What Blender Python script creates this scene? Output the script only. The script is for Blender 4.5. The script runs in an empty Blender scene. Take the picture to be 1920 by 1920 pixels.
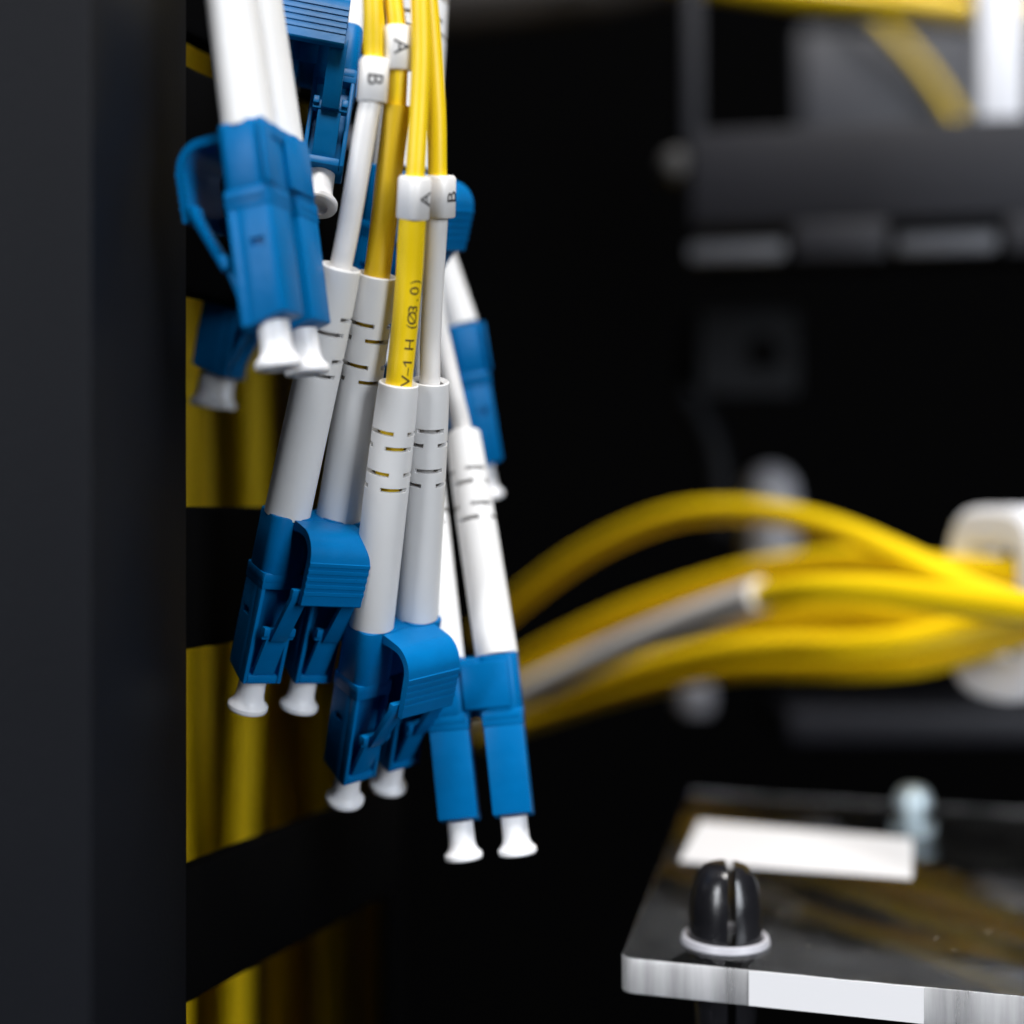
import bpy, bmesh, math, random
from mathutils import Vector, Matrix

random.seed(7)
MM = 0.001
FPX = 2560.0                       # focal length of the photograph in its own pixels (1920 wide)
CAM = Vector((0.0, -160.0, 0.0))   # camera, millimetres; y = 0 is the plane of focus

scene = bpy.context.scene
# ------------------------------------------------------------------ camera
cam_d = bpy.data.cameras.new('camera')
cam_d.sensor_width = 36.0
cam_d.lens = 48.0
cam_d.clip_start = 0.005
cam_d.clip_end = 50.0
cam_d.dof.use_dof = True
cam_d.dof.focus_distance = 0.1445
cam_d.dof.aperture_fstop = 7.8
cam_d.dof.aperture_blades = 0
cam = bpy.data.objects.new('camera', cam_d)
scene.collection.objects.link(cam)
cam.location = CAM * MM
cam.rotation_euler = (math.radians(90), 0, 0)
scene.camera = cam
# ------------------------------------------------------------------ world, lights, exposure
w = bpy.data.worlds.new('World')
scene.world = w
w.use_nodes = True
w.node_tree.nodes['Background'].inputs[0].default_value = (0.75, 0.85, 1.0, 1)
w.node_tree.nodes['Background'].inputs[1].default_value = 0.006


def area(name, loc, target, sx, sy, power, col):
    d = bpy.data.lights.new(name, 'AREA')
    d.shape = 'RECTANGLE'
    d.size, d.size_y = sx, sy
    d.energy = power
    d.color = col
    o = bpy.data.objects.new(name, d)
    scene.collection.objects.link(o)
    o.location = loc
    o.rotation_euler = (Vector(target) - Vector(loc)).to_track_quat('-Z', 'Y').to_euler()
    return o


# ceiling strip lights of the aisle behind and above the photographer
area('ceiling_light', (0.30, -0.72, 2.15), (0.02, 0.04, 0), 1.2, 0.7, 84.0, (1.0, 0.97, 0.94))
area('aisle_light', (1.25, -1.55, 0.55), (0.0, 0.0, 0), 0.55, 1.3, 30.0, (0.88, 0.93, 1.0))
area('left_aisle_light', (-1.45, -1.90, 0.58), (0.0, 0.0, 0), 0.42, 1.1, 33.0, (0.93, 0.96, 1.0))
scene.view_settings.view_transform = 'Standard'
scene.view_settings.look = 'None'
scene.view_settings.exposure = 0.0
scene.view_settings.gamma = 1.0
scene.render.engine = 'CYCLES'
scene.cycles.max_bounces = 10
scene.cycles.transmission_bounces = 12
scene.cycles.use_denoising = True
scene.cycles.caustics_refractive = True


# ------------------------------------------------------------------ materials
def mat(name, col, rough=0.4, bump=0.0, bscale=900.0, vary=0.0, vscale=60.0, spec=0.5, sss=0.0,
        metallic=0.0, rvary=0.0, coat=0.0):
    m = bpy.data.materials.new(name)
    m.use_nodes = True
    nt = m.node_tree
    b = nt.nodes['Principled BSDF']
    b.inputs['Base Color'].default_value = (*col, 1)
    b.inputs['Roughness'].default_value = rough
    b.inputs['Specular IOR Level'].default_value = spec
    b.inputs['Metallic'].default_value = metallic
    if coat:
        b.inputs['Coat Weight'].default_value = coat
    if sss:
        b.inputs['Subsurface Weight'].default_value = sss
        b.inputs['Subsurface Radius'].default_value = (1, 0.9, 0.8)
        b.inputs['Subsurface Scale'].default_value = 0.0012
    tc = nt.nodes.new('ShaderNodeTexCoord')
    if vary:
        n = nt.nodes.new('ShaderNodeTexNoise')
        n.inputs['Scale'].default_value = vscale
        n.inputs['Detail'].default_value = 6
        nt.links.new(tc.outputs['Object'], n.inputs['Vector'])
        mx = nt.nodes.new('ShaderNodeMix')
        mx.data_type = 'RGBA'
        mx.inputs[6].default_value = (*[c * (1 - vary) for c in col], 1)
        mx.inputs[7].default_value = (*[min(1, c * (1 + vary)) for c in col], 1)
        nt.links.new(n.outputs['Fac'], mx.inputs[0])
        nt.links.new(mx.outputs[2], b.inputs['Base Color'])
    if rvary:
        n = nt.nodes.new('ShaderNodeTexNoise')
        n.inputs['Scale'].default_value = 350
        n.inputs['Detail'].default_value = 4
        nt.links.new(tc.outputs['Object'], n.inputs['Vector'])
        mr = nt.nodes.new('ShaderNodeMapRange')
        mr.inputs['To Min'].default_value = max(0.02, rough - rvary)
        mr.inputs['To Max'].default_value = rough + rvary
        nt.links.new(n.outputs['Fac'], mr.inputs['Value'])
        nt.links.new(mr.outputs[0], b.inputs['Roughness'])
    if bump:
        n = nt.nodes.new('ShaderNodeTexNoise')
        n.inputs['Scale'].default_value = bscale
        n.inputs['Detail'].default_value = 3
        nt.links.new(tc.outputs['Object'], n.inputs['Vector'])
        bp = nt.nodes.new('ShaderNodeBump')
        bp.inputs['Strength'].default_value = bump
        bp.inputs['Distance'].default_value = 0.0002
        nt.links.new(n.outputs['Fac'], bp.inputs['Height'])
        nt.links.new(bp.outputs['Normal'], b.inputs['Normal'])
    return m


BLUE = mat('blue_plastic', (0.0, 0.128, 0.355), 0.36, spec=0.10, bump=0.16, bscale=800, vary=0.14, vscale=260, rvary=0.08)
WHITE = mat('white_boot_plastic', (0.77, 0.765, 0.76), 0.42, bump=0.08, bscale=900, vary=0.05, vscale=140, rvary=0.06, sss=0.12)
CAPW = mat('white_cap_plastic', (0.86, 0.86, 0.88), 0.4, sss=0.3, bump=0.05)
TUBEW = mat('white_tube', (0.80, 0.78, 0.76), 0.38, bump=0.08, bscale=700, vary=0.03, sss=0.15)
YELLOW = mat('yellow_jacket', (0.93, 0.635, 0.004), 0.40, bump=0.06, bscale=900, vary=0.05, vscale=90, rvary=0.06)
YSLEEVE = mat('dull_yellow_sleeve', (0.70, 0.45, 0.003), 0.5, bump=0.08, bscale=900, vary=0.05)
INK = mat('black_ink', (0.012, 0.010, 0.010), 0.6)
INKY = mat('brown_black_ink', (0.05, 0.032, 0.004), 0.6)
BLACK = mat('black_powder_coat', (0.0050, 0.0057, 0.0080), 0.55, bump=0.25, bscale=1800, vary=0.15, vscale=40, spec=0.14)
DARK = mat('black_steel', (0.0012, 0.0012, 0.0014), 0.75, bump=0.2, bscale=1200, spec=0.04)
PANEL = mat('dark_grey_steel', (0.0125, 0.0130, 0.018), 0.55, spec=0.3, bump=0.15, bscale=900, vary=0.12, vscale=30)
GREY = mat('grey_plastic', (0.17, 0.17, 0.19), 0.5, vary=0.1)
PALEGREY = mat('pale_grey_plastic', (0.42, 0.42, 0.46), 0.4, vary=0.06)
STRAP = mat('white_strap', (0.80, 0.81, 0.86), 0.5, bump=0.1, vary=0.04)
PAPER = mat('white_paper_label', (0.68, 0.68, 0.70), 0.6)
RIVET = mat('black_nylon', (0.009, 0.009, 0.011), 0.22, spec=0.6, bump=0.5, bscale=380, rvary=0.14, vary=0.3, vscale=200)
METAL = mat('zinc_metal', (0.42, 0.50, 0.54), 0.42, metallic=0.7, bump=0.1)
VOID = mat('cabinet_black', (0.0008, 0.0008, 0.0009), 0.95, spec=0.02)


def acrylic():
    m = bpy.data.materials.new('clear_acrylic')
    m.use_nodes = True
    nt = m.node_tree
    b = nt.nodes['Principled BSDF']
    b.inputs['Base Color'].default_value = (0.97, 0.98, 0.98, 1)
    b.inputs['Transmission Weight'].default_value = 1.0
    b.inputs['IOR'].default_value = 1.49
    b.inputs['Roughness'].default_value = 0.03
    tc = nt.nodes.new('ShaderNodeTexCoord')
    # dust and fine scratches: dull specks
    vo = nt.nodes.new('ShaderNodeTexVoronoi')
    vo.inputs['Scale'].default_value = 420
    nt.links.new(tc.outputs['Object'], vo.inputs['Vector'])
    no = nt.nodes.new('ShaderNodeTexNoise')
    no.inputs['Scale'].default_value = 160
    no.inputs['Detail'].default_value = 8
    nt.links.new(tc.outputs['Object'], no.inputs['Vector'])
    r = nt.nodes.new('ShaderNodeMapRange')
    r.inputs['From Min'].default_value = 0.45
    r.inputs['From Max'].default_value = 0.75
    r.inputs['To Min'].default_value = 0.07
    r.inputs['To Max'].default_value = 0.20
    nt.links.new(no.outputs['Fac'], r.inputs['Value'])
    nt.links.new(r.outputs[0], b.inputs['Roughness'])
    lt = nt.nodes.new('ShaderNodeMath')
    lt.operation = 'LESS_THAN'
    lt.inputs[1].default_value = 0.09
    nt.links.new(vo.outputs['Distance'], lt.inputs[0])
    sep = nt.nodes.new('ShaderNodeSeparateColor')
    nt.links.new(vo.outputs['Color'], sep.inputs[0])
    gt = nt.nodes.new('ShaderNodeMath')
    gt.operation = 'GREATER_THAN'
    gt.inputs[1].default_value = 0.80
    nt.links.new(sep.outputs[0], gt.inputs[0])
    mu = nt.nodes.new('ShaderNodeMath')
    mu.operation = 'MULTIPLY'
    nt.links.new(lt.outputs[0], mu.inputs[0])
    nt.links.new(gt.outputs[0], mu.inputs[1])
    mu2 = nt.nodes.new('ShaderNodeMath')
    mu2.operation = 'MULTIPLY'
    mu2.inputs[1].default_value = 0.35
    mu3 = nt.nodes.new('ShaderNodeMath')
    mu3.operation = 'MULTIPLY_ADD'
    mu3.inputs[1].default_value = 0.005
    nt.links.new(no.outputs['Fac'], mu3.inputs[0])
    nt.links.new(mu2.outputs[0], mu3.inputs[2])
    nt.links.new(mu.outputs[0], mu2.inputs[0])
    dif = nt.nodes.new('ShaderNodeBsdfDiffuse')
    dif.inputs[0].default_value = (0.6, 0.58, 0.55, 1)
    ms = nt.nodes.new('ShaderNodeMixShader')
    nt.links.new(mu3.outputs[0], ms.inputs[0])
    nt.links.new(b.outputs[0], ms.inputs[1])
    nt.links.new(dif.outputs[0], ms.inputs[2])
    nt.links.new(ms.outputs[0], nt.nodes['Material Output'].inputs[0])
    return m


ACRYLIC = acrylic()


def sawn_refraction_edge():  # sawn acrylic edge; pale streaks in its colour stand in for refracted light
    m = bpy.data.materials.new('sawn_acrylic_refraction')
    m.use_nodes = True
    nt = m.node_tree
    b = nt.nodes['Principled BSDF']
    b.inputs['Base Color'].default_value = (0.95, 0.96, 0.97, 1)
    b.inputs['Transmission Weight'].default_value = 1.0
    b.inputs['IOR'].default_value = 1.49
    b.inputs['Roughness'].default_value = 0.22
    tc = nt.nodes.new('ShaderNodeTexCoord')
    mp = nt.nodes.new('ShaderNodeMapping')
    mp.inputs['Scale'].default_value = (150, 150, 12)
    nt.links.new(tc.outputs['Object'], mp.inputs['Vector'])
    n = nt.nodes.new('ShaderNodeTexNoise')
    n.inputs['Scale'].default_value = 1.0
    n.inputs['Detail'].default_value = 8
    n.inputs['Roughness'].default_value = 0.62
    nt.links.new(mp.outputs[0], n.inputs['Vector'])
    r = nt.nodes.new('ShaderNodeMapRange')
    r.inputs['From Min'].default_value = 0.35
    r.inputs['From Max'].default_value = 0.65
    r.inputs['To Min'].default_value = 0.18
    r.inputs['To Max'].default_value = 0.66
    nt.links.new(n.outputs['Fac'], r.inputs['Value'])
    d = nt.nodes.new('ShaderNodeBsdfDiffuse')
    d.inputs[0].default_value = (0.72, 0.72, 0.74, 1)
    ms = nt.nodes.new('ShaderNodeMixShader')
    nt.links.new(r.outputs[0], ms.inputs[0])
    nt.links.new(b.outputs[0], ms.inputs[1])
    nt.links.new(d.outputs[0], ms.inputs[2])
    nt.links.new(ms.outputs[0], nt.nodes['Material Output'].inputs[0])
    return m


EDGE = sawn_refraction_edge()


# ------------------------------------------------------------------ helpers
def at(px, py, d):
    """point (mm) at depth d in front of the camera that lies along a sight line of the photograph"""
    return Vector(((px - 960) * d / FPX, d - 160.0, -(py - 960) * d / FPX))


def ray(px, py):
    return Vector(((px - 960) / FPX, 1.0, -(py - 960) / FPX))


def frame(x, y, z, o):
    m = Matrix.Identity(4)
    for i in range(3):
        m[i][0], m[i][1], m[i][2], m[i][3] = x[i], y[i], z[i], o[i]
    return m


def tag(o, label=None, cat=None, group=None, kind=None):
    if label: o['label'] = label
    if cat: o['category'] = cat
    if group: o['group'] = group
    if kind: o['kind'] = kind
    return o


def empty(name, M):
    o = bpy.data.objects.new(name, None)
    o.empty_display_size = 0.004
    scene.collection.objects.link(o)
    A = M.copy()
    A.translation = A.translation * MM
    o.matrix_world = A
    return o


def to_mesh(name, bm, material, smooth=True, angle=25):
    bmesh.ops.recalc_face_normals(bm, faces=bm.faces[:])
    for v in bm.verts:
        v.co *= MM
    me = bpy.data.meshes.new(name)
    for f in bm.faces:
        f.smooth = smooth
    if smooth:
        lim = math.radians(angle)
        for e in bm.edges:
            if len(e.link_faces) == 2 and e.calc_face_angle(0) > lim:
                e.smooth = False
    bm.to_mesh(me)
    bm.free()
    me.materials.append(material)
    return me


def link(name, me, parent=None, M=None):
    """link a mesh; M is the local matrix (mm) under its parent, or in the world"""
    o = bpy.data.objects.new(name, me)
    scene.collection.objects.link(o)
    if parent:
        o.parent = parent
    if M is not None:
        A = M.copy()
        A.translation = A.translation * MM
        o.matrix_local = A
    return o


def merge(dst, src):
    me = bpy.data.meshes.new('tmp')
    src.to_mesh(me)
    src.free()
    dst.from_mesh(me)
    bpy.data.meshes.remove(me)


def box(dst, x0, x1, y0, y1, z0, z1, bev=0.0, seg=2, M=None):
    b = bmesh.new()
    bmesh.ops.create_cube(b, size=1.0)
    for v in b.verts:
        v.co = Vector((x0 + (v.co.x + .5) * (x1 - x0), y0 + (v.co.y + .5) * (y1 - y0), z0 + (v.co.z + .5) * (z1 - z0)))
    if bev:
        bmesh.ops.bevel(b, geom=b.edges[:], offset=bev, segments=seg, profile=0.5, affect='EDGES')
    if M is not None:
        bmesh.ops.transform(b, matrix=M, verts=b.verts[:])
    merge(dst, b)


def vbox(dst, x0, x1, y0, y1, z0, z1, bev, seg=4, ebev=0.12):
    """box whose vertical edges are rounded"""
    b = bmesh.new()
    bmesh.ops.create_cube(b, size=1.0)
    for v in b.verts:
        v.co = Vector((x0 + (v.co.x + .5) * (x1 - x0), y0 + (v.co.y + .5) * (y1 - y0), z0 + (v.co.z + .5) * (z1 - z0)))
    ed = [e for e in b.edges if abs(e.verts[0].co.z - e.verts[1].co.z) > 1e-4]
    bmesh.ops.bevel(b, geom=ed, offset=bev, segments=seg, profile=0.5, affect='EDGES')
    if ebev:
        ed = [e for e in b.edges if abs(e.verts[0].co.z - e.verts[1].co.z) < 1e-5]
        bmesh.ops.bevel(b, geom=ed, offset=ebev, segments=2, profile=0.5, affect='EDGES')
    merge(dst, b)


def prism(dst, prof, x0, x1, bev=0.0):
    """extrude a closed (y, z) outline along x"""
    b = bmesh.new()
    va = [b.verts.new((x0, p[0], p[1])) for p in prof]
    vb = [b.verts.new((x1, p[0], p[1])) for p in prof]
    b.faces.new(va)
    b.faces.new(vb[::-1])
    n = len(prof)
    for i in range(n):
        b.faces.new((va[i], vb[i], vb[(i + 1) % n], va[(i + 1) % n]))
    bmesh.ops.recalc_face_normals(b, faces=b.faces[:])
    if bev:
        ed = [e for e in b.edges if len(e.link_faces) == 2 and e.calc_face_angle(0) > 0.6]
        bmesh.ops.bevel(b, geom=ed, offset=bev, segments=2, profile=0.5, affect='EDGES')
    merge(dst, b)


def lathe(dst, prof, n=32, M=None):
    """prof: (r, z) list; r = 0 closes"""
    b = bmesh.new()
    rings = []
    for r, z in prof:
        if r < 1e-6:
            rings.append([b.verts.new((0, 0, z))])
        else:
            rings.append([b.verts.new((r * math.cos(2 * math.pi * i / n), r * math.sin(2 * math.pi * i / n), z)) for i in range(n)])
    for a, c in zip(rings, rings[1:]):
        for i in range(n):
            j = (i + 1) % n
            if len(a) == 1 and len(c) == 1:
                continue
            if len(a) == 1:
                b.faces.new((a[0], c[i], c[j]))
            elif len(c) == 1:
                b.faces.new((a[i], a[j], c[0]))
            else:
                b.faces.new((a[i], a[j], c[j], c[i]))
    if M is not None:
        bmesh.ops.transform(b, matrix=M, verts=b.verts[:])
    merge(dst, b)


def catmull(pts, step=1.2):
    P = [pts[0] * 2 - pts[1]] + list(pts) + [pts[-1] * 2 - pts[-2]]
    out = []
    for i in range(1, len(P) - 2):
        p0, p1, p2, p3 = P[i - 1], P[i], P[i + 1], P[i + 2]
        n = max(2, int((p2 - p1).length / step))
        for k in range(n):
            t = k / n
            out.append(0.5 * ((2 * p1) + (p2 - p0) * t + (2 * p0 - 5 * p1 + 4 * p2 - p3) * t * t + (3 * p1 - p0 - 3 * p2 + p3) * t ** 3))
    out.append(P[-2].copy())
    return out


def path_frames(path):
    fr = []
    for i, p in enumerate(path):
        t = (path[min(i + 1, len(path) - 1)] - path[max(i - 1, 0)]).normalized()
        f = CAM - p
        f = (f - t * f.dot(t)).normalized()
        fr.append((p, t, f, t.cross(f)))      # point, tangent, front, right
    return fr


def tube(dst, path, r, n=20, inv=None, round_end=0.0):
    b = bmesh.new()
    fr = path_frames(path)
    rings = []
    rad = [r(i / (len(fr) - 1)) if callable(r) else r for i in range(len(fr))]
    for k, (p, t, f, x) in enumerate(fr):
        rings.append([b.verts.new(p + (x * math.cos(2 * math.pi * i / n) - f * math.sin(2 * math.pi * i / n)) * rad[k]) for i in range(n)])
    for a, c in zip(rings, rings[1:]):
        for i in range(n):
            b.faces.new((a[i], a[(i + 1) % n], c[(i + 1) % n], c[i]))
    b.faces.new(rings[0][::-1])
    b.faces.new(rings[-1])
    if round_end:
        ed = [e for e in b.edges if len(e.link_faces) == 2 and e.calc_face_angle(0) > 1.0]
        bmesh.ops.bevel(b, geom=ed, offset=round_end, segments=3, profile=0.5, affect='EDGES')
    if inv is not None:
        bmesh.ops.transform(b, matrix=inv, verts=b.verts[:])
    merge(dst, b)


def text_bm(s, height):
    """flat glyph outlines as a fine triangle mesh, centred, cap height given (mm)"""
    c = bpy.data.curves.new('glyph', 'FONT')
    c.body = s
    c.size = 1.0
    c.align_x = 'CENTER'
    c.resolution_u = 4
    c.offset = 0.003
    o = bpy.data.objects.new('glyph', c)
    scene.collection.objects.link(o)
    dg = bpy.context.evaluated_depsgraph_get()
    me = bpy.data.meshes.new_from_object(o.evaluated_get(dg))
    b = bmesh.new()
    b.from_mesh(me)
    bpy.data.objects.remove(o)
    bpy.data.curves.remove(c)
    bpy.data.meshes.remove(me)
    k = height / 0.69
    for v in b.verts:
        v.co = Vector((v.co.x * k, v.co.y * k - height / 2, 0))
    bmesh.ops.triangulate(b, faces=b.faces[:])
    for _ in range(4):
        ed = [e for e in b.edges if e.calc_length() > height * 0.2]
        if not ed:
            break
        bmesh.ops.subdivide_edges(b, edges=ed, cuts=1)
        bmesh.ops.triangulate(b, faces=[f for f in b.faces if len(f.verts) > 3])
    return b


# ------------------------------------------------------------------ the duplex connector, local frame:
# x across the pair, y to the back (latch is on -y), z up along the cable, z = 0 at the plug face
PITCH = 3.125


def make_body():
    bm = bmesh.new()
    b = bmesh.new()
    # main block with a small moulding recess on each side face
    bmesh.ops.create_cube(b, size=1.0)
    for v in b.verts:
        v.co = Vector((v.co.x * 4.5, -1.25 + (v.co.y + .5) * 3.5, (v.co.z + .5) * 12.6))
        if v.co.z < 0.1 and v.co.y > 1:
            v.co.z = 0.9
    bmesh.ops.bevel(b, geom=b.edges[:], offset=0.22, segments=2, profile=0.5, affect='EDGES')
    for co, no in (((0, 0, 7.2), (0, 0, 1)), ((0, 0, 8.0), (0, 0, 1)), ((0, -.2, 0), (0, 1, 0)), ((0, 1.2, 0), (0, 1, 0))):
        bmesh.ops.bisect_plane(b, geom=b.verts[:] + b.edges[:] + b.faces[:], plane_co=co, plane_no=no)
    for sx in (-1, 1):
        fs = [f for f in b.faces if f.normal.x * sx > .9 and 7.2 < f.calc_center_median().z < 8.0 and -.2 < f.calc_center_median().y < 1.2]
        if fs:
            r = bmesh.ops.extrude_face_region(b, geom=fs)
            vs = [g for g in r['geom'] if isinstance(g, bmesh.types.BMVert)]
            bmesh.ops.translate(b, verts=vs, vec=(-sx * .5, 0, 0))
            bmesh.ops.delete(b, geom=fs, context='FACES')
    merge(bm, b)
    for s in (-1, 1):                                   # rails either side of the latch channel
        box(bm, s * 2.0 - .24, s * 2.0 + .24, -2.25, -1.15, 0, 12.55, .14)
    box(bm, -1.74, 1.74, -2.2, -1.15, 0, .95, .12)      # front sill
    box(bm, -2.32, 2.32, -2.32, 2.32, 10.9, 12.7, .16)  # step under the clip
    return to_mesh('connector_body', bm, BLUE)


def make_latch():
    bm = bmesh.new()
    prism(bm, [(-1.2, .75), (-1.95, .7), (-2.35, 1.7), (-2.95, 3.6), (-3.65, 5.75), (-3.65, 6.9), (-3.05, 6.9), (-2.95, 5.6), (-2.3, 3.5), (-1.6, 1.6), (-1.2, 1.5)], -1.22, 1.22, .08)
    prism(bm, [(-3.85, 5.75), (-4.1, 5.7), (-6.75, 11.4), (-6.9, 12.6), (-6.2, 12.6), (-6.1, 11.6), (-3.55, 6.0)], -.95, .95, .07)
    box(bm, -1.85, 1.85, -3.75, -3.05, 5.75, 7.0, .1)
    for s in (-1, 1):
        box(bm, s * 1.5 - .33, s * 1.5 + .33, -4.05, -3.2, 6.2, 7.15, .1)
    return to_mesh('latch_lever', bm, BLUE)


def make_cap():
    bm = bmesh.new()
    lathe(bm, [(0, .4), (1.5, .4), (1.5, -1.2), (1.52, -2.0), (1.62, -2.6), (1.85, -3.0), (2.12, -3.25), (2.22, -3.4), (2.22, -3.8), (2.12, -4.0), (1.9, -4.08), (1.2, -4.1), (1.1, -3.7), (0, -3.7)], 36)
    return to_mesh('dust_cap', bm, CAPW)


def make_clip():
    bm = bmesh.new()
    for s in (-1, 1):
        x = s * PITCH
        vbox(bm, x - 2.38, x + 2.38, -2.45, 2.45, 12.6, 19.0, 1.25, 5, .16)
        vbox(bm, x - 2.42, x + 2.42, -2.38, 2.38, 11.7, 12.75, .5, 3, .1)
    box(bm, -1.5, 1.5, -1.9, 2.2, 12.9, 18.85, .15)
    box(bm, -4.3, 1.0, 2.2, 2.72, 13.1, 18.3, .14)       # raised plate on the back
    box(bm, -.8, 4.6, 2.2, 2.58, 17.4, 18.75, .12)
    box(bm, 3.9, 5.75, 2.1, 2.6, 12.75, 18.9, .14)
    box(bm, -3.3, 3.65, -3.2, -1.9, 17.75, 18.85, .12)    # shelf that carries the trigger
    return to_mesh('duplex_clip', bm, BLUE)


def make_trigger():
    out, inn = [(-2.6, 18.9), (-4.2, 18.88)], []
    R, cy, cz = 2.9, -4.9, 15.95
    for k in range(0, 10):
        a = math.radians(90 + k * 9.5)
        out.append((cy + R * math.cos(a), cz + R * math.sin(a)))
    z = out[-1][1] - .15
    y = -7.82
    for k in range(5):                                    # thumb ridges
        out += [(y - .0, z), (y - .10, z - .05), (y - .10, z - .42), (y, z - .47)]
        z -= .8
        y += .015
    out += [(y, 11.3), (y + .12, 11.15)]
    inn = [(y + .7, 11.15), (y + .75, 11.3), (-7.0, 13.0), (-6.98, 15.7)]
    r = 2.1
    for k in range(8, -1, -1):
        a = math.radians(90 + k * 10)
        inn.append((cy + r * math.cos(a), cz + r * math.sin(a)))
    inn.append((-2.6, 17.95))
    bm = bmesh.new()
    prism(bm, out + inn, -3.35, 3.7, 0.0)
    return to_mesh('trigger', bm, BLUE, angle=24)


BOOT_L = 27.4


def make_boot():
    """hollow tapered boot, local z = 0 at its foot; four rows of through slots near the top"""
    n = 72
    rows = []
    top = BOOT_L

    def rad(z):
        if z < 16: return 2.48 + (2.36 - 2.48) * z / 16
        if z < 22.5: return 2.36 + (2.24 - 2.36) * (z - 16) / 6.5
        return 2.24 + (2.10 - 2.24) * (z - 22.5) / 4.9
    slots = [(top - 5.05, 0), (top - 6.65, 1), (top - 9.45, 0), (top - 11.1, 1)]
    zs = {0.0, .15, top - .12, top}
    for z, k in slots:
        zs |= {z - .24, z + .24, z - .55, z + .55}
    z = 0.8
    while z < top - .5:
        if all(abs(z - s[0]) > .8 for s in slots): zs.add(round(z, 3))
        z += 1.4
    zs = sorted(zs)
    bm = bmesh.new()
    grid = []
    for z in zs:
        r = rad(z)
        if z == top: r -= .14
        elif z == top - .12: r -= .03
        if z == 0: r -= .15
        grid.append([bm.verts.new((r * math.cos(2 * math.pi * i / n), r * math.sin(2 * math.pi * i / n), z)) for i in range(n)])
    for a in range(len(zs) - 1):
        zm = (zs[a] + zs[a + 1]) / 2
        for i in range(n):
            deg = (i + .5) * 360 / n
            cut = False
            for sz, k in slots:
                if abs(zm - sz) < .24:
                    d = (deg + 60 * k) % 120
                    if d < 80: cut = True
            if not cut:
                j = (i + 1) % n
                bm.faces.new((grid[a][i], grid[a][j], grid[a + 1][j], grid[a + 1][i]))
    bmesh.ops.recalc_face_normals(bm, faces=bm.faces[:])
    bmesh.ops.solidify(bm, geom=bm.faces[:], thickness=0.55)
    return to_mesh('boot', bm, WHITE, angle=40)


def make_ring():
    """square-ish marker ring, local z along the cable, letter side towards -y"""
    bm = bmesh.new()
    b = bmesh.new()
    h, r0, n = 2.1, .88, 40
    def sq(r, c, i):
        a = 2 * math.pi * i / n
        x, y = math.cos(a), math.sin(a)
        k = (abs(x) ** 3.2 + abs(y) ** 3.2) ** (-1 / 3.2)
        return (x * r * k, y * r * k)
    prof = [(r0, -h), (1.36, -h), (1.46, -h + .12), (1.46, h - .28), (1.25, h), (r0, h)]
    rings = []
    for k, (r, z) in enumerate(prof):
        ring = []
        for i in range(n):
            if k in (0, 5):
                a = 2 * math.pi * i / n
                ring.append(b.verts.new((r * math.cos(a), r * math.sin(a), z)))
            else:
                x, y = sq(r, 0, i)
                ring.append(b.verts.new((x, y, z)))
        rings.append(ring)
    rings.append(rings[0])
    for a, c in zip(rings, rings[1:]):
        for i in range(n):
            j = (i + 1) % n
            b.faces.new((a[i], a[j], c[j], c[i]))
    merge(bm, b)
    return to_mesh('marker_ring', bm, TUBEW, angle=50)


ME_BODY, ME_LATCH, ME_CAP, ME_CLIP, ME_TRIG, ME_BOOT, ME_RING = (make_body(), make_latch(), make_cap(), make_clip(),
                                                                make_trigger(), make_boot(), make_ring())


def letter_mesh(s, ccw):
    b = text_bm(s, 1.5)
    for v in b.verts:
        x, y = v.co.x, v.co.y
        # reading direction runs up (ccw) or down (cw) the cable
        v.co = Vector((-y, -1.475, x)) if ccw else Vector((y, -1.475, -x))
    return to_mesh('letter', b, INK, smooth=False)


LET = {(s, c): letter_mesh(s, c) for s, c in (('A', True), ('B', True), ('A', False), ('B', False))}


def pose(cA, cB, top, dA, far):
    A = ray(*cA) * dA
    rb = ray(*cB)
    a, b, c = rb.dot(rb), -2 * rb.dot(A), A.dot(A) - 6.25 ** 2
    D = max(0, b * b - 4 * a * c)
    B = rb * ((-b + far * math.sqrt(D)) / (2 * a))
    R = (B - A).normalized()
    O = (A + B) / 2
    U = O.cross(ray(*top)).cross(R).normalized()
    if U.z < 0:
        U = -U
    return frame(R, U.cross(R), U, O + CAM)


def pose_yaw(mid, d, up, d_up, yaw):
    O = ray(*mid) * d
    U = (ray(*up) * d_up - O).normalized()
    R = Vector((math.cos(math.radians(yaw)), math.sin(math.radians(yaw)), 0))
    R = (R - U * R.dot(U)).normalized()
    return frame(R, U.cross(R), U, O + CAM)


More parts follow.
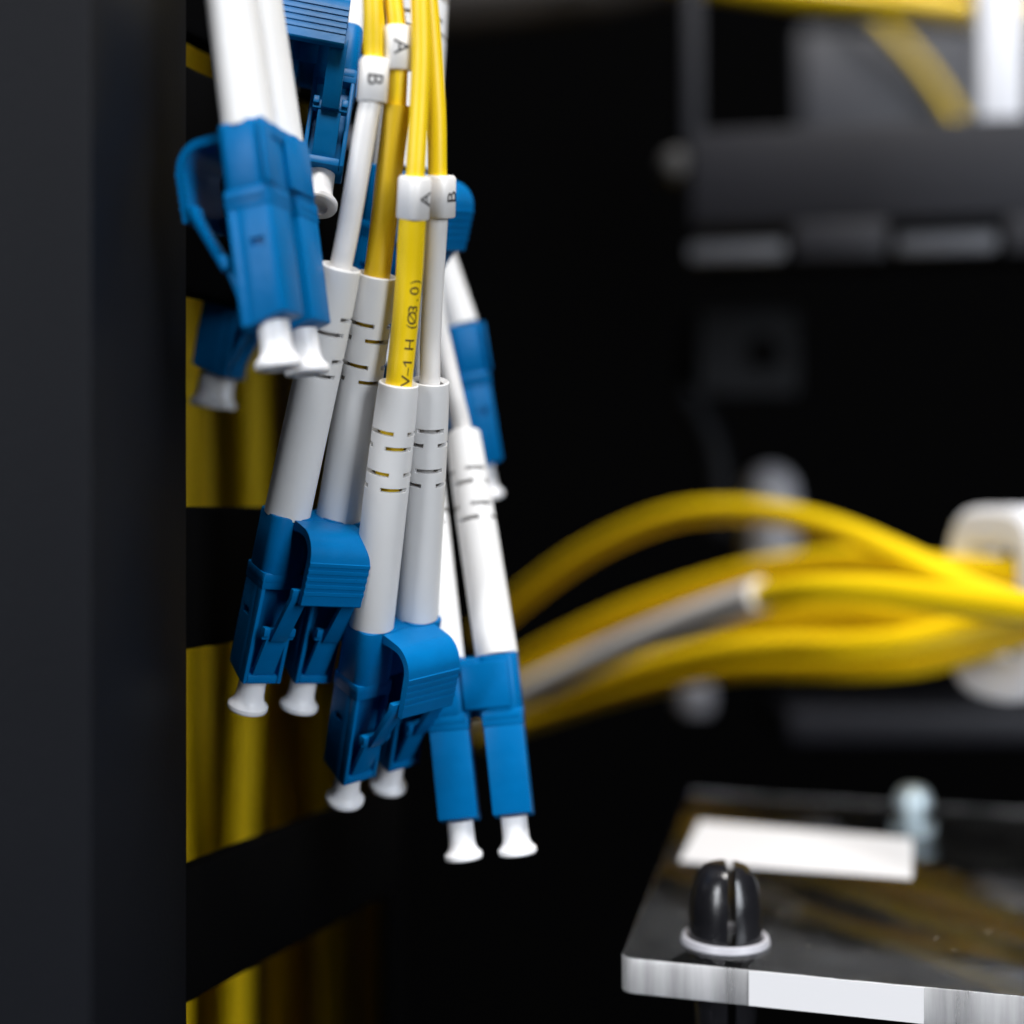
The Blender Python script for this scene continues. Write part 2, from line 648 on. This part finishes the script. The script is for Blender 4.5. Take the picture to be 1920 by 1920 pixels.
def cord(label, cA, cB, top, dA, far, boot_tops=(None, None), boot_roll=(10, 70), cables=(None, None)):
    M = pose_yaw(cA, cB, top, dA, far) if isinstance(cB, (int, float)) else pose(cA, cB, top, dA, far)
    inv = M.inverted()
    root = empty('fiber_patch_cord', M)
    tag(root, label, 'fiber cable', 'fiber patch cords hanging beside the rack post')
    for s in (-1, 1):
        c = link('connector_body', ME_BODY, root, Matrix.Translation((s * PITCH, 0, 0)))
        link('latch_lever', ME_LATCH, c)
        link('dust_cap', ME_CAP, c)
    cl = link('duplex_clip', ME_CLIP, root)
    link('trigger', ME_TRIG, cl)
    U = M.to_3x3() @ Vector((0, 0, 1))
    tops, segs_out = [], []
    for k, s in enumerate((-1, 1)):
        B = M @ Vector((s * PITCH, 0, 18.7))
        if boot_tops[k] is None:
            d = U.copy()
        else:
            q = ray(*boot_tops[k])
            b0 = B - CAM
            a, b, c = q.dot(q), -2 * q.dot(b0), b0.dot(b0) - BOOT_L ** 2
            D = max(0, b * b - 4 * a * c)
            best = None
            for sg in (-1, 1):
                p = q * ((-b + sg * math.sqrt(D)) / (2 * a)) - b0
                if best is None or (p - U * BOOT_L).length < (best - U * BOOT_L).length: best = p
            d = best.normalized()
        f = CAM - B
        f = (f - d * f.dot(d)).normalized()
        x = d.cross(f)
        W = frame(x, -f, d, B) @ Matrix.Rotation(math.radians(boot_roll[k]), 4, 'Z')
        link('boot', ME_BOOT, root, inv @ W)
        T = B + d * BOOT_L
        tops.append((T, d))
        # cable segments: list of (kind, radius, [points from the boot upward])
        segs = cables[k]
        if segs is None:
            segs = [('y', 1.0, [T + d * 12, T + d * 34])]
        prev = [B + d * 8, T - d * 4, T]
        if segs[0][2] and isinstance(segs[0][2][0], tuple):
            dT, d0 = T.y + 160, segs[0][2][0][2]
            segs = [(kd, r, [at(q[0], q[1], dT + (q[2] - d0) - 2.0 * (1 - math.exp(-abs(q[1] - (960 - T.z * FPX / dT)) / 160)))
                             for q in pts]) for kd, r, pts in segs]
        segs_out.append(segs)
        print('boot top', label[:30], k, round(T.y + 160, 1))
        for kind, r, pts in segs:
            P = prev + pts
            path = catmull(P, 0.9)
            bm = bmesh.new()
            tube(bm, path, r, 28, inv, round_end=.18 if r > 1.1 else 0)
            nm = {'y': 'cable', 'w': 'cable_tube', 's': 'cable_sleeve'}[kind]
            link(nm, to_mesh(nm, bm, {'y': YELLOW, 'w': TUBEW, 's': YSLEEVE}[kind], angle=60), root)
            prev = [path[-5], path[-1]] if False else [P[-2] * .4 + P[-1] * .6, P[-1]]
    return root, M, inv, tops, segs_out


def ring(root, inv, s, ccw, segs, a, b, roll):
    """marker ring on a cable, its axis through a (low) and b (high)"""
    pts = [p for g in segs for p in g[2]]

    def depth(y):
        ys = [(960 - p.z * FPX / (p.y + 160), p.y + 160) for p in pts]
        for (y0, d0), (y1, d1) in zip(ys, ys[1:]):
            if y1 <= y <= y0:
                return d0 + (d1 - d0) * (y - y0) / (y1 - y0)
        return ys[0][1]
    a, b = at(*a, depth(a[1])), at(*b, depth(b[1]))
    d = (b - a).normalized()
    p = (a + b) / 2
    f = CAM - p
    f = (f - d * f.dot(d)).normalized()
    W = frame(d.cross(f), -f, d, p) @ Matrix.Rotation(math.radians(roll), 4, 'Z')
    o = link('marker_ring', ME_RING, root, inv @ W)
    link('letter', LET[(s, ccw)], o)


# ------------------------------------------------------------------ large structure
def plain(name, bm, material, label=None, cat=None, kind=None, group=None, parent=None):
    o = link(name, to_mesh(name, bm, material), parent)
    if parent is None:
        tag(o, label, cat, group, kind)
    return o


def base_origin(o, p):
    """give a world-space mesh a sensible origin"""
    o.data.transform(Matrix.Translation(-p * MM))
    o.location = p * MM
    return o


# cabinet interior: black back, floor far below, side wall set to block left light
bm = bmesh.new()
box(bm, -420, 420, 560, 566, -420, 420)
plain('cabinet_back', bm, VOID, kind='structure')
bm = bmesh.new()
box(bm, -80, -75.2, -43, 560, -420, 420)
plain('side_light_block', bm, VOID, kind='structure')
bm = bmesh.new()
box(bm, -420, 420, -60, 560, -426, -420)
plain('cabinet_floor', bm, VOID, kind='structure')

# left rack post, front face and inner face
bm = bmesh.new()
box(bm, -75, -35.7, 116 - 160, 150 - 160, -420, 420, .5, 2)
base_origin(plain('rack_post', bm, BLACK, 'wide matte black upright post along the left edge', 'rack post'), Vector((-55, -27, -260)))

# horizontal cable-finger bars behind the post, running back to the right
DIR = Vector((31, 72, 0)).normalized()
NRM = Vector((DIR.y, -DIR.x, 0))          # towards the camera side / right
for i, (z0, z1, lab) in enumerate(((53.5, 420, 'topmost black bar behind the left post, at the upper edge'),
                                   (24.5, 50.0, 'upper black bar behind the left post, beside the blurred blue connector'),
                                   (-15.4, .6, 'black bar behind the left post, level with the middle blue connector'),
                                   (-55, -39.9, 'lowest black bar behind the left post, rising to the right below the dust caps'))):
    bm = bmesh.new()
    M = frame(DIR, -NRM, Vector((0, 0, 1)), Vector((-38, -12, 0)))
    box(bm, -4, 56, 0, 3, z0, z1, .8, 2, M)
    o = plain('cable_bar', bm, DARK, lab, 'bar', group='black bars behind the left post')
    base_origin(o, Vector((-38, -12, z0)))

# panel that closes the cable duct on its right
bm = bmesh.new()
PD = Vector((-9.5, 118, 0)).normalized()
box(bm, 34, 122, 0, 1.5, -420, 420, .3, 2, frame(PD, Vector((-PD.y, PD.x, 0)), Vector((0, 0, 1)), Vector((-15.0, 20, 0))))
base_origin(plain('duct_panel', bm, DARK, 'black upright panel that ends the yellow riser cables on their right side', 'panel'), Vector((-15, 20, -260)))

# vertical yellow cables behind the bars
for i in range(9):
    d = 254 + (i % 3) * 12 + random.uniform(-3, 3)
    px = [330, 385, 438, 468, 505, 566, 598, 652, 700][i]
    p = at(px, 960, d)
    bm = bmesh.new()
    wob = [random.uniform(-.8, .8) for _ in range(6)]
    lean = [.2, -.5, .4, .9, -.7, .3, -.9, .5, .2][i]
    path = catmull([Vector((p.x + wob[k] + lean * (k - 2.5), p.y + wob[5 - k], z)) for k, z in enumerate((-150, -80, -40, 0, 45, 120))], 6)
    tube(bm, path, random.choice((2.0, 2.2, 2.4)), 14)
    o = plain('yellow_riser_cable', bm, YELLOW, 'dim yellow cable running straight up behind the black bars on the left', 'cable',
              group='yellow cables running up behind the bars')
    base_origin(o, Vector((p.x, p.y, -150)))

# grey upright far behind the hanging connectors
bm = bmesh.new()
a, b = at(586, 492, 219), at(716, 180, 219)
box(bm, a.x, b.x, a.y, a.y + 3, a.z, 150, .6)
base_origin(plain('rear_upright', bm, GREY, 'dim grey upright seen between the hanging connectors near the top', 'rack post'), Vector((a.x, a.y, a.z)))

# dim crossing tube at the top centre
bm = bmesh.new()
tube(bm, [at(700, -5, 360), at(850, 0, 360), at(1120, -28, 360), at(1300, -80, 360)], 9, 20)
base_origin(plain('cable_conduit', bm, mat('brown_grey_plastic', (0.045, 0.038, 0.034), 0.6), 'dim brownish grey conduit at the top edge right of the yellow cables', 'conduit'), at(850, 0, 360))


# ---- right hand side, seen far out of focus
def screen_box(name, material, x0, y0, x1, y1, d, thick, label, cat, bev=1.0, group=None, parent=None):
    a, b = at(x0, y1, d), at(x1, y0, d)
    bm = bmesh.new()
    box(bm, a.x, b.x, a.y, a.y + thick, a.z, b.z, bev)
    o = plain(name, bm, material, label, cat, group=group, parent=parent)
    if parent is None:
        base_origin(o, Vector(((a.x + b.x) / 2, a.y, a.z)))
    return o


D = 300.0
TABS = mat('lit_lip_grey', (0.085, 0.089, 0.105), 0.5)  # paler than the panel: light caught by the slot lips is in this colour
DIMGREY = mat('dim_grey_plastic', (0.030, 0.029, 0.029), 0.5)
root = empty('rack_shelf', Matrix.Translation(at(1300, 490, D)))
tag(root, 'dark grey shelf front with two slots along its lower edge, upper right', 'shelf')
o0 = at(1300, 490, D)
SH = frame(Vector((.985, -.17, 0)), Vector((.17, .985, 0)), Vector((0, 0, 1)), Vector((0, 0, 0)))
kx = D / FPX


def shelf_box(name, material, x0, x1, y0, y1, ya, yb, bev=.6):
    bm = bmesh.new()
    box(bm, (x0 - 1300) * kx, (x1 - 1300) * kx, ya, yb, (490 - y1) * kx, (490 - y0) * kx, bev, 2, SH)
    return link(name, to_mesh(name, bm, material), root)


shelf_box('front_panel', PANEL, 1296, 2200, 246, 424, 0, 60)
shelf_box('panel_web', PANEL, 1484, 1652, 424, 492, .05, 3)
shelf_box('panel_web', PANEL, 1862, 2200, 424, 492, .05, 3)
shelf_box('slot_tab', TABS, 1290, 1470, 450, 488, 2, 5, 1.2)
shelf_box('slot_tab', TABS, 1670, 1850, 446, 486, 2, 5, 1.2)

screen_box('rack_rail', PANEL, 1283, -120, 1316, 272, 312, 6, 'thin dark upright rail at the top, left of the shelf front', 'rail', .6)
bm = bmesh.new()
lathe(bm, [(0, -3.2), (2.2, -2.9), (3.6, -1.6), (4, 0), (4, 4), (0, 4)], 20, Matrix.Translation(at(1268, 312, 305)) @ Matrix.Rotation(math.radians(-90), 4, 'X'))
base_origin(plain('rack_bolt', bm, DIMGREY, 'small grey round bolt head left of the shelf front', 'bolt'), at(1268, 312, 305))

# things standing on the shelf
screen_box('equipment_box', mat('grey_case', (0.040, 0.042, 0.052), 0.55), 1500, 50, 1880, 262, 548, 12, 'dim grey equipment case above the shelf, behind the slanting yellow cable', 'case', 3)
screen_box('white_bracket', STRAP, 1836, -140, 1925, 226, 292, 6, 'bright white upright strap in the top right corner', 'bracket', 1.6)
for j, (pts, r, lab) in enumerate((
        ([(1180, -60, 330), (1400, -22, 325), (1600, 2, 320), (1760, 22, 312), (1960, 30, 305)], 3.2, 'yellow cable along the top edge, reaching the white strap'),
        ([(1480, -60, 360), (1640, -15, 350), (1800, 20, 340), (1960, 60, 330)], 3.6, 'yellow cable at the top right, just under the edge of view'),
        ([(1540, -80, 540), (1640, 30, 540), (1730, 130, 541), (1800, 235, 542), (1850, 330, 543)], 2.3, 'dim yellow cable slanting down across the grey equipment case'))):
    bm = bmesh.new()
    tube(bm, catmull([at(*p) for p in pts], 4), r, 18)
    base_origin(plain('yellow_top_cable', bm, YELLOW, lab, 'cable', group='yellow cables at the top right'), at(*pts[0]))

# bracket with a square hole, and odd parts of the frame
root = empty('cage_bracket', Matrix.Translation(at(1405, 740, 330)))
tag(root, 'very dark bracket with a round hole below the shelf front', 'bracket')
k = 330 / FPX
bm = bmesh.new()
b = bmesh.new()
n = 32
outer, inner = [], []
for i in range(n):
    a = 2 * math.pi * i / n
    c, s = math.cos(a), math.sin(a)
    q = 1 / max(abs(c), abs(s))
    outer.append((c * q * 92 * k, s * q * 78 * k))
    inner.append((26 * k + c * 34 * k, -2 * k + s * 34 * k))
for yy in (0, 3):
    for lst in (outer, inner):
        for x, z in lst:
            b.verts.new((x, yy, z + 80 * k))
b.verts.ensure_lookup_table()
for i in range(n):
    j = (i + 1) % n
    b.faces.new((b.verts[i], b.verts[j], b.verts[n + j], b.verts[n + i]))
    b.faces.new((b.verts[2 * n + i], b.verts[2 * n + j], b.verts[3 * n + j], b.verts[3 * n + i]))
    b.faces.new((b.verts[i], b.verts[j], b.verts[2 * n + j], b.verts[2 * n + i]))
    b.faces.new((b.verts[n + i], b.verts[n + j], b.verts[3 * n + j], b.verts[3 * n + i]))
merge(bm, b)
link('bracket_plate', to_mesh('bracket_plate', bm, BLACK), root)
bm = bmesh.new()
box(bm, -92 * k, -70 * k, 3, 40, 2 * k, 158 * k, .5)
link('bracket_flange', to_mesh('bracket_flange', bm, BLACK), root)

bm = bmesh.new()
tube(bm, catmull([at(1285, 740, 335), at(1320, 800, 332), at(1345, 880, 330), at(1350, 1000, 330)], 4), 3.0, 14)
base_origin(plain('black_wire', bm, BLACK, 'faint black wire bending down below the bracket with the hole', 'wire'), at(1285, 740, 335))

# pale grey round standoff behind the arched yellow cable
bm = bmesh.new()
p = at(1442, 1080, 352)
r = 52 * 352 / FPX
lathe(bm, [(0, 0), (r * .98, 0), (r, 1), (r, 20), (r * .93, 23.5), (r * .7, 26.5), (r * .35, 28), (0, 28.4)], 28, Matrix.Translation(p))
base_origin(plain('grey_standoff', bm, PALEGREY, 'pale grey round-topped standoff behind the arched yellow cable', 'standoff'), p)
bm = bmesh.new()
p = at(1302, 1338, 345)
lathe(bm, [(0, 0), (4.2, .5), (5, 3), (4.6, 7), (3, 9), (0, 9.6)], 24, Matrix.Translation(p))
base_origin(plain('grey_standoff', bm, GREY, 'small dim grey round standoff just under the yellow cable bundle', 'standoff'), p)
screen_box('lower_shelf', PANEL, 1480, 1332, 2100, 1392, 335, 40, 'dim dark shelf edge below the yellow cable bundle on the right', 'shelf', 1.5)

# ---- bundle of yellow cables sweeping in from the right
BUND = [
    ([(900, 1190, 352), (980, 1120, 342), (1100, 1035, 328), (1250, 970, 312), (1400, 957, 298), (1550, 985, 284), (1700, 1045, 268), (1810, 1100, 256), (1960, 1150, 240)], 2.75, 'y', 'single yellow cable arching highest, apart from the bundle'),
    ([(900, 1300, 350), (1000, 1235, 342), (1150, 1160, 332), (1300, 1105, 320), (1450, 1065, 306), (1600, 1050, 290), (1750, 1065, 272), (1960, 1075, 246)], 3.1, 'y', 'upper yellow cable of the bundle, just under the arched one'),
    ([(1425, 1118, 296), (1520, 1104, 290), (1640, 1106, 282), (1760, 1122, 268), (1960, 1148, 244)], 3.2, 'y', None),
    ([(900, 1300, 362), (1100, 1232, 350), (1300, 1172, 334), (1450, 1150, 318), (1600, 1148, 304), (1760, 1160, 284), (1960, 1168, 258)], 3.0, 'y', 'shaded yellow cable in the middle of the bundle, behind the white sleeved one'),
    ([(900, 1340, 348), (1050, 1298, 340), (1200, 1252, 330), (1350, 1222, 318), (1480, 1214, 308), (1600, 1213, 298), (1740, 1196, 286), (1960, 1140, 268)], 3.0, 'y', 'bright lower yellow cable of the bundle'),
    ([(900, 1378, 356), (1050, 1328, 348), (1200, 1284, 338), (1350, 1256, 326), (1480, 1250, 316), (1620, 1250, 306), (1750, 1236, 294), (1960, 1170, 276)], 3.0, 'y', 'lowest yellow cable of the bundle'),
    ([(900, 1345, 372), (1100, 1280, 360), (1300, 1228, 344), (1450, 1196, 332), (1600, 1186, 318), (1760, 1182, 298), (1960, 1160, 276)], 3.0, 'y', 'dark yellow cable at the back of the bundle, between the two lower ones'),
]

def nearer(q):
    # the bundle comes towards the camera on its way to the right
    t = max(0.0, min(1.0, (q[0] - 900) / 1060))
    return (q[0], q[1], 350 - 240 * t + 82 * t * t + (q[2] - (352 - 108 * t)) * .6)


for (pts, r, kd, lab), off in zip(BUND, (8, 22, -12, 12, -10, 0, 16)):
    pts = [nearer((q[0], q[1], q[2] + off / .6)) for q in pts]
    r *= .80
    if lab is None:
        root = empty('yellow_cable', Matrix.Translation(at(*pts[0])))
        tag(root, 'yellow cable with a long white sleeve on its left half, front of the bundle', 'cable', 'yellow cables in the bundle on the right')
        inv = Matrix.Translation(-at(*pts[0]))
        bm = bmesh.new()
        tube(bm, catmull([at(*nearer((1380, 1132, 278)))] + [at(*q) for q in pts], 3), r * .93, 22, inv)
        link('cable_jacket', to_mesh('cable_jacket', bm, YELLOW, angle=60), root)
        bm = bmesh.new()
        tube(bm, catmull([at(*nearer(q)) for q in ((880, 1350, 318), (980, 1302, 308), (1120, 1236, 298), (1280, 1168, 286), (1426, 1116, 274))], 3), 2.95, 22, inv, round_end=.6)
        link('white_sleeve', to_mesh('white_sleeve', bm, TUBEW, angle=60), root)
        continue
    bm = bmesh.new()
    tube(bm, catmull([at(*q) for q in pts], 3), r, 22)
    base_origin(plain('yellow_cable', bm, YELLOW, lab, 'cable', group='yellow cables in the bundle on the right'), at(*pts[0]))

# white ring that holds the bundle at the right edge
bm = bmesh.new()
c0 = at(1893, 1130, 225)
ux = Vector((-.2, .98, 0))     # ring plane: going back it leans left
pts = []
for i in range(40):
    a = 2 * math.pi * i / 40
    x, y = math.cos(a), math.sin(a)
    q = (abs(x) ** 4 + abs(y) ** 4) ** -.25
    pts.append(c0 + ux * (x * q * 11) + Vector((0, 0, 1)) * (y * q * 12.6))
b = bmesh.new()
tn = Vector((.98, .2, 0))
rings = []
for i, p in enumerate(pts):
    o = (p - c0).normalized()
    rings.append([b.verts.new(p + tn * (4.2 * sx) + o * (3.3 * so)) for sx, so in ((-1, -.6), (-.8, -1), (.8, -1), (1, -.6), (1, .6), (.8, 1), (-.8, 1), (-1, .6))])
for i in range(40):
    a, c = rings[i], rings[(i + 1) % 40]
    for j in range(8):
        b.faces.new((a[j], a[(j + 1) % 8], c[(j + 1) % 8], c[j]))
merge(bm, b)
base_origin(plain('cable_ring', bm, STRAP, 'white ring around the yellow cable bundle at the right edge', 'cable ring'), c0)

# ---- acrylic plate at the lower right
HZ = -50.5


def onplate(px, py, lift=0.0):
    d = (HZ + lift) * FPX / (960 - py)
    return Vector(((px - 960) * d / FPX, d - 160, HZ + lift))


FL, BL = onplate(1163, 1794), onplate(1299, 1482)
ed = Vector((41.1, -12.6, 0)).normalized()
FR, BR = FL + ed * 105, BL + ed * 120
b = bmesh.new()
vt = [b.verts.new(Vector((p.x, p.y, HZ))) for p in (FL, FR, BR, BL)]
vb = [b.verts.new(Vector((p.x, p.y, HZ - 4.1))) for p in (FL, FR, BR, BL)]
b.faces.new(vt)
b.faces.new(vb[::-1])
for i in range(4):
    j = (i + 1) % 4
    b.faces.new((vt[i], vb[i], vb[j], vt[j]))
bmesh.ops.recalc_face_normals(b, faces=b.faces[:])
ve = [e for e in b.edges if abs(e.verts[0].co.z - e.verts[1].co.z) > 1]
bmesh.ops.bevel(b, geom=ve, offset=1.6, segments=5, profile=.5, affect='EDGES')
he = [e for e in b.edges if len(e.link_faces) == 2 and e.calc_face_angle(0) > 1.2]
bmesh.ops.bevel(b, geom=he, offset=.18, segments=2, profile=.5, affect='EDGES')
bm = bmesh.new()
merge(bm, b)
me = to_mesh('acrylic_plate', bm, ACRYLIC, angle=50)
me.materials.append(EDGE)
for f in me.polygons:
    if abs(f.normal.z) < .5:
        f.material_index = 1
plate = link('acrylic_plate', me)
tag(plate, 'clear acrylic plate with polished edges, lower right', 'plate')
base_origin(plate, Vector((FL.x, FL.y, HZ - 4.1)))
pinv = Matrix.Translation(-Vector((FL.x, FL.y, HZ - 4.1)))
# white label stuck on top
q = [onplate(1274, 1616, .02), onplate(1710, 1649, .02), onplate(1712, 1574, .02), onplate(1312, 1541, .02)]
b = bmesh.new()
lo = [b.verts.new(p + Vector((0, 0, .03))) for p in q]
hi = [b.verts.new(p + Vector((0, 0, .15))) for p in q]
b.faces.new(hi)
b.faces.new(lo[::-1])
for i in range(4):
    b.faces.new((lo[i], lo[(i + 1) % 4], hi[(i + 1) % 4], hi[i]))
bmesh.ops.transform(b, matrix=pinv, verts=b.verts[:])
bm = bmesh.new()
merge(bm, b)
link('label_sticker', to_mesh('label_sticker', bm, PAPER, smooth=False), plate)

# white strip that paints the label's inner reflection on the front edge
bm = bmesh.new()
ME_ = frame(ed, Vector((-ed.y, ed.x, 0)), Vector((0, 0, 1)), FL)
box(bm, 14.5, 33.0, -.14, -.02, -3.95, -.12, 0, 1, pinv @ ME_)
link('edge_reflection', to_mesh('edge_reflection', bm, mat('edge_reflection_white', (0.70, 0.70, 0.72), 0.6), smooth=False), plate)

# push rivet standing through the plate
rp = onplate(1360, 1768)
root = empty('push_rivet', Matrix.Translation(rp))
tag(root, 'shiny black split rivet with a bullet head standing on the acrylic plate', 'rivet')
for s in (-1, 1):
    b = bmesh.new()
    prof = [(0, 9.35), (1.9, 9.3), (2.7, 9.0), (3.35, 8.1), (3.85, 6.7), (4.15, 5.0), (4.25, 3.2), (4.25, 0), (3.6, -8), (3.2, -14), (0, -14)]
    lathe(b, prof, 48)
    # split lengthwise, slot turned a little to the right
    cut = Matrix.Rotation(math.radians(-6), 4, 'Z')
    nrm = cut @ Vector((s, 0, 0))
    g = bmesh.ops.bisect_plane(b, geom=b.verts[:] + b.edges[:] + b.faces[:], plane_co=Vector((.55, 0, 0)) + nrm * .48, plane_no=-nrm, clear_outer=True)
    ce = [e for e in g['geom_cut'] if isinstance(e, bmesh.types.BMEdge)]
    bmesh.ops.edgeloop_fill(b, edges=ce)
    bm = bmesh.new()
    merge(bm, b)
    link('rivet_half', to_mesh('rivet_half', bm, RIVET, angle=40), root)
bm = bmesh.new()
lathe(bm, [(4.35, 0.05), (5.1, .05), (5.2, .25), (5.05, .9), (4.7, 1.0), (4.4, .8), (4.35, .05)], 48)
link('collar', to_mesh('collar', bm, PALEGREY), root)

# bolt at the back of the plate
sp = onplate(1712, 1560)
root = empty('plate_screw', Matrix.Translation(sp))
tag(root, 'bluish metal screw standing at the back of the acrylic plate, behind the label', 'screw')
bm = bmesh.new()
lathe(bm, [(0, 7.5), (1.6, 7.3), (2.6, 6.4), (3.0, 5.0), (3.0, 4.0), (2.0, 3.9), (2.0, 0), (0, 0)], 24)
link('screw_head', to_mesh('screw_head', bm, METAL), root)
bm = bmesh.new()
lathe(bm, [(2.02, .02), (3.6, .02), (3.6, 1.6), (2.02, 1.6), (2.02, .02)], 6)
link('nut', to_mesh('nut', bm, METAL), root)

# ------------------------------------------------------------------ the hanging patch cords
P = lambda *q: q
# 1: left of centre
r1, M1, I1, T1, C1 = cord('blue twin fiber connector, its boots under a white tube and a dull yellow sleeve',
    (476, 1267), (572, 1267), (588, 965), 150.5, 1, ((639, 499), (707, 514)), (-60, -35),
    ([('w', 1.12, [P(653, 430, 142.5), P(672, 320, 142), P(688, 225, 141.5), P(698, 180, 141.5)]),
      ('y', .97, [P(701, 150, 141), P(701, 110, 141), P(699, 0, 140), P(690, -160, 140)])],
     [('s', 1.36, [P(718, 430, 146), P(730, 320, 145), P(740, 235, 144), P(744, 196, 143.5)]),
      ('y', .97, [P(746, 150, 143), P(747, 88, 142.5), P(741, 30, 142), P(735, -20, 142), P(722, -160, 142)])]))
ring(r1, I1, 'B', False, C1[0], (698, 184), (702, 118), 8)
ring(r1, I1, 'A', False, C1[1], (747, 124), (746, 58), 14)
# 2: centre, the sharp one
r2, M2, I2, T2, C2 = cord('blue twin fiber connector whose bright yellow cable carries small printed characters',
    (654, 1447), (736, 1423), (739, 1161), 156.0, 1, ((748, 717), (806, 713)), (-168 + 0, -117),
    ([('y', 1.38, [P(757, 630, 144), P(767, 520, 143), P(772, 430, 141.5), P(775, 396, 141)]),
      ('y', .95, [P(776, 371, 140.5), P(779, 320, 140), P(786, 200, 139.5), P(790, 100, 139), P(788, 0, 138.5), P(782, -160, 138)])],
     [('w', 1.1, [P(807, 640, 147), P(812, 540, 146), P(818, 440, 144.5), P(821, 395, 144)]),
      ('y', .97, [P(822, 369, 143.5), P(820, 320, 143), P(819, 230, 142.5), P(813, 120, 142), P(803, 0, 141.5), P(785, -160, 141)])]))
ring(r2, I2, 'A', True, C2[0], (774, 403), (778, 338), 52)
ring(r2, I2, 'B', True, C2[1], (824, 400), (825, 336), 56)
# print on the bright yellow cable, following its surface
cp = catmull([T2[0][0] - T2[0][1] * 19.4, T2[0][0] - T2[0][1] * 4, T2[0][0]] + C2[0][0][2], .1)
cut = min(range(len(cp)), key=lambda q: (cp[q] - T2[0][0]).length)
cp = cp[max(0, cut - 40):]
fr = path_frames(cp)
acc = [0.0]
for i in range(1, len(cp)):
    acc.append(acc[-1] + (cp[i] - cp[i - 1]).length)
txt = 'V\u20131 H (\u00d83.0)'
bm = bmesh.new()
s0 = min(acc, key=lambda q: abs(q - min(cut, 40) * .1)) + .35
for ci, ch in enumerate(txt):
    if ch == ' ':
        continue
    g = text_bm(ch, 1.06)
    if ch == '1':                       # the slanting flag of the printed figure
        q = [g.verts.new(Vector(c)) for c in ((-.02, .53, 0), (-.36, .22, 0), (-.36, .08, 0), (-.02, .38, 0))]
        g.faces.new(q)
    for v in g.verts:
        s = s0 + .93 * ci + v.co.x * (1.0 if ch in '\u2013()' else 1.2)
        i = min(range(0, len(acc)), key=lambda q: abs(acc[q] - s))
        p, t, f, x = fr[i]
        th = math.radians(30) - v.co.y / 1.38
        v.co = p + t * (s - acc[i]) + (f * math.cos(th) + x * math.sin(th)) * (1.38 + .012)
    bmesh.ops.transform(g, matrix=I2, verts=g.verts[:])
    merge(bm, g)
cab = [o for o in r2.children if o.name.startswith('cable') and 'tube' not in o.name][0]
link('printed_text', to_mesh('printed_text', bm, INKY, smooth=False), cab)
# 3: right, backs to the camera
cord('lowest blue twin fiber connector, flat backs to the front and no latch showing',
    (964, 1535), (863, 1545), (882, 1238), 157.0, 1, ((868, 812), (790, 824)), (20, 60),
    ([('w', 1.15, [P(850, 735, 167), P(833, 660, 168), P(818, 590, 170), P(808, 500, 172), P(806, 400, 173), P(806, 250, 173), P(800, 0, 173), P(790, -160, 173)])],
     [('w', 1.15, [P(794, 700, 169), P(798, 600, 171), P(798, 500, 175), P(800, 400, 177), P(800, 250, 177), P(790, 0, 177), P(780, -160, 177)])]))
# 4: near, blurred, bright
cord('large blurred bright blue twin fiber connector by the dark post, thick white boots above',
    (567, 626), (513, 612), (495, 262), 134.0, -1, ((446, -262), (394, -300)))
# 5: dark one behind it
cord('dark blue fiber connector half hidden behind the large blurred bright one',
    (398, 703), (420, 706), (460, 430), 169.0, 1)
# 6: top, ribbed cover facing the camera
cord('blue twin fiber connector cut by the top edge, ribbed latch cover facing front',
    (546, 320), 144.5, (596, 5), 153.5, 12)
# 7: right, slanting
cord('dark blue fiber connector slanting out to the right behind the white boots',
    (878, 872), (905, 878), (848, 608), 186.0, -1, ((752, 240), (740, 240)))
# 8: behind the markers
cord('blue twin fiber connector behind the A and B markers, its curved latch cover showing',
    (684, 620), (727, 614), (761, 316), 161.0, 1, ((778, -112), (812, -95)), (-40, 5))
# 9: sliver
cord('dark blue fiber connector showing as a sliver between the two middle pairs of boots',
    (698, 918), (722, 908), (742, 690), 176.0, 1, ((765, 420), (785, 420)))
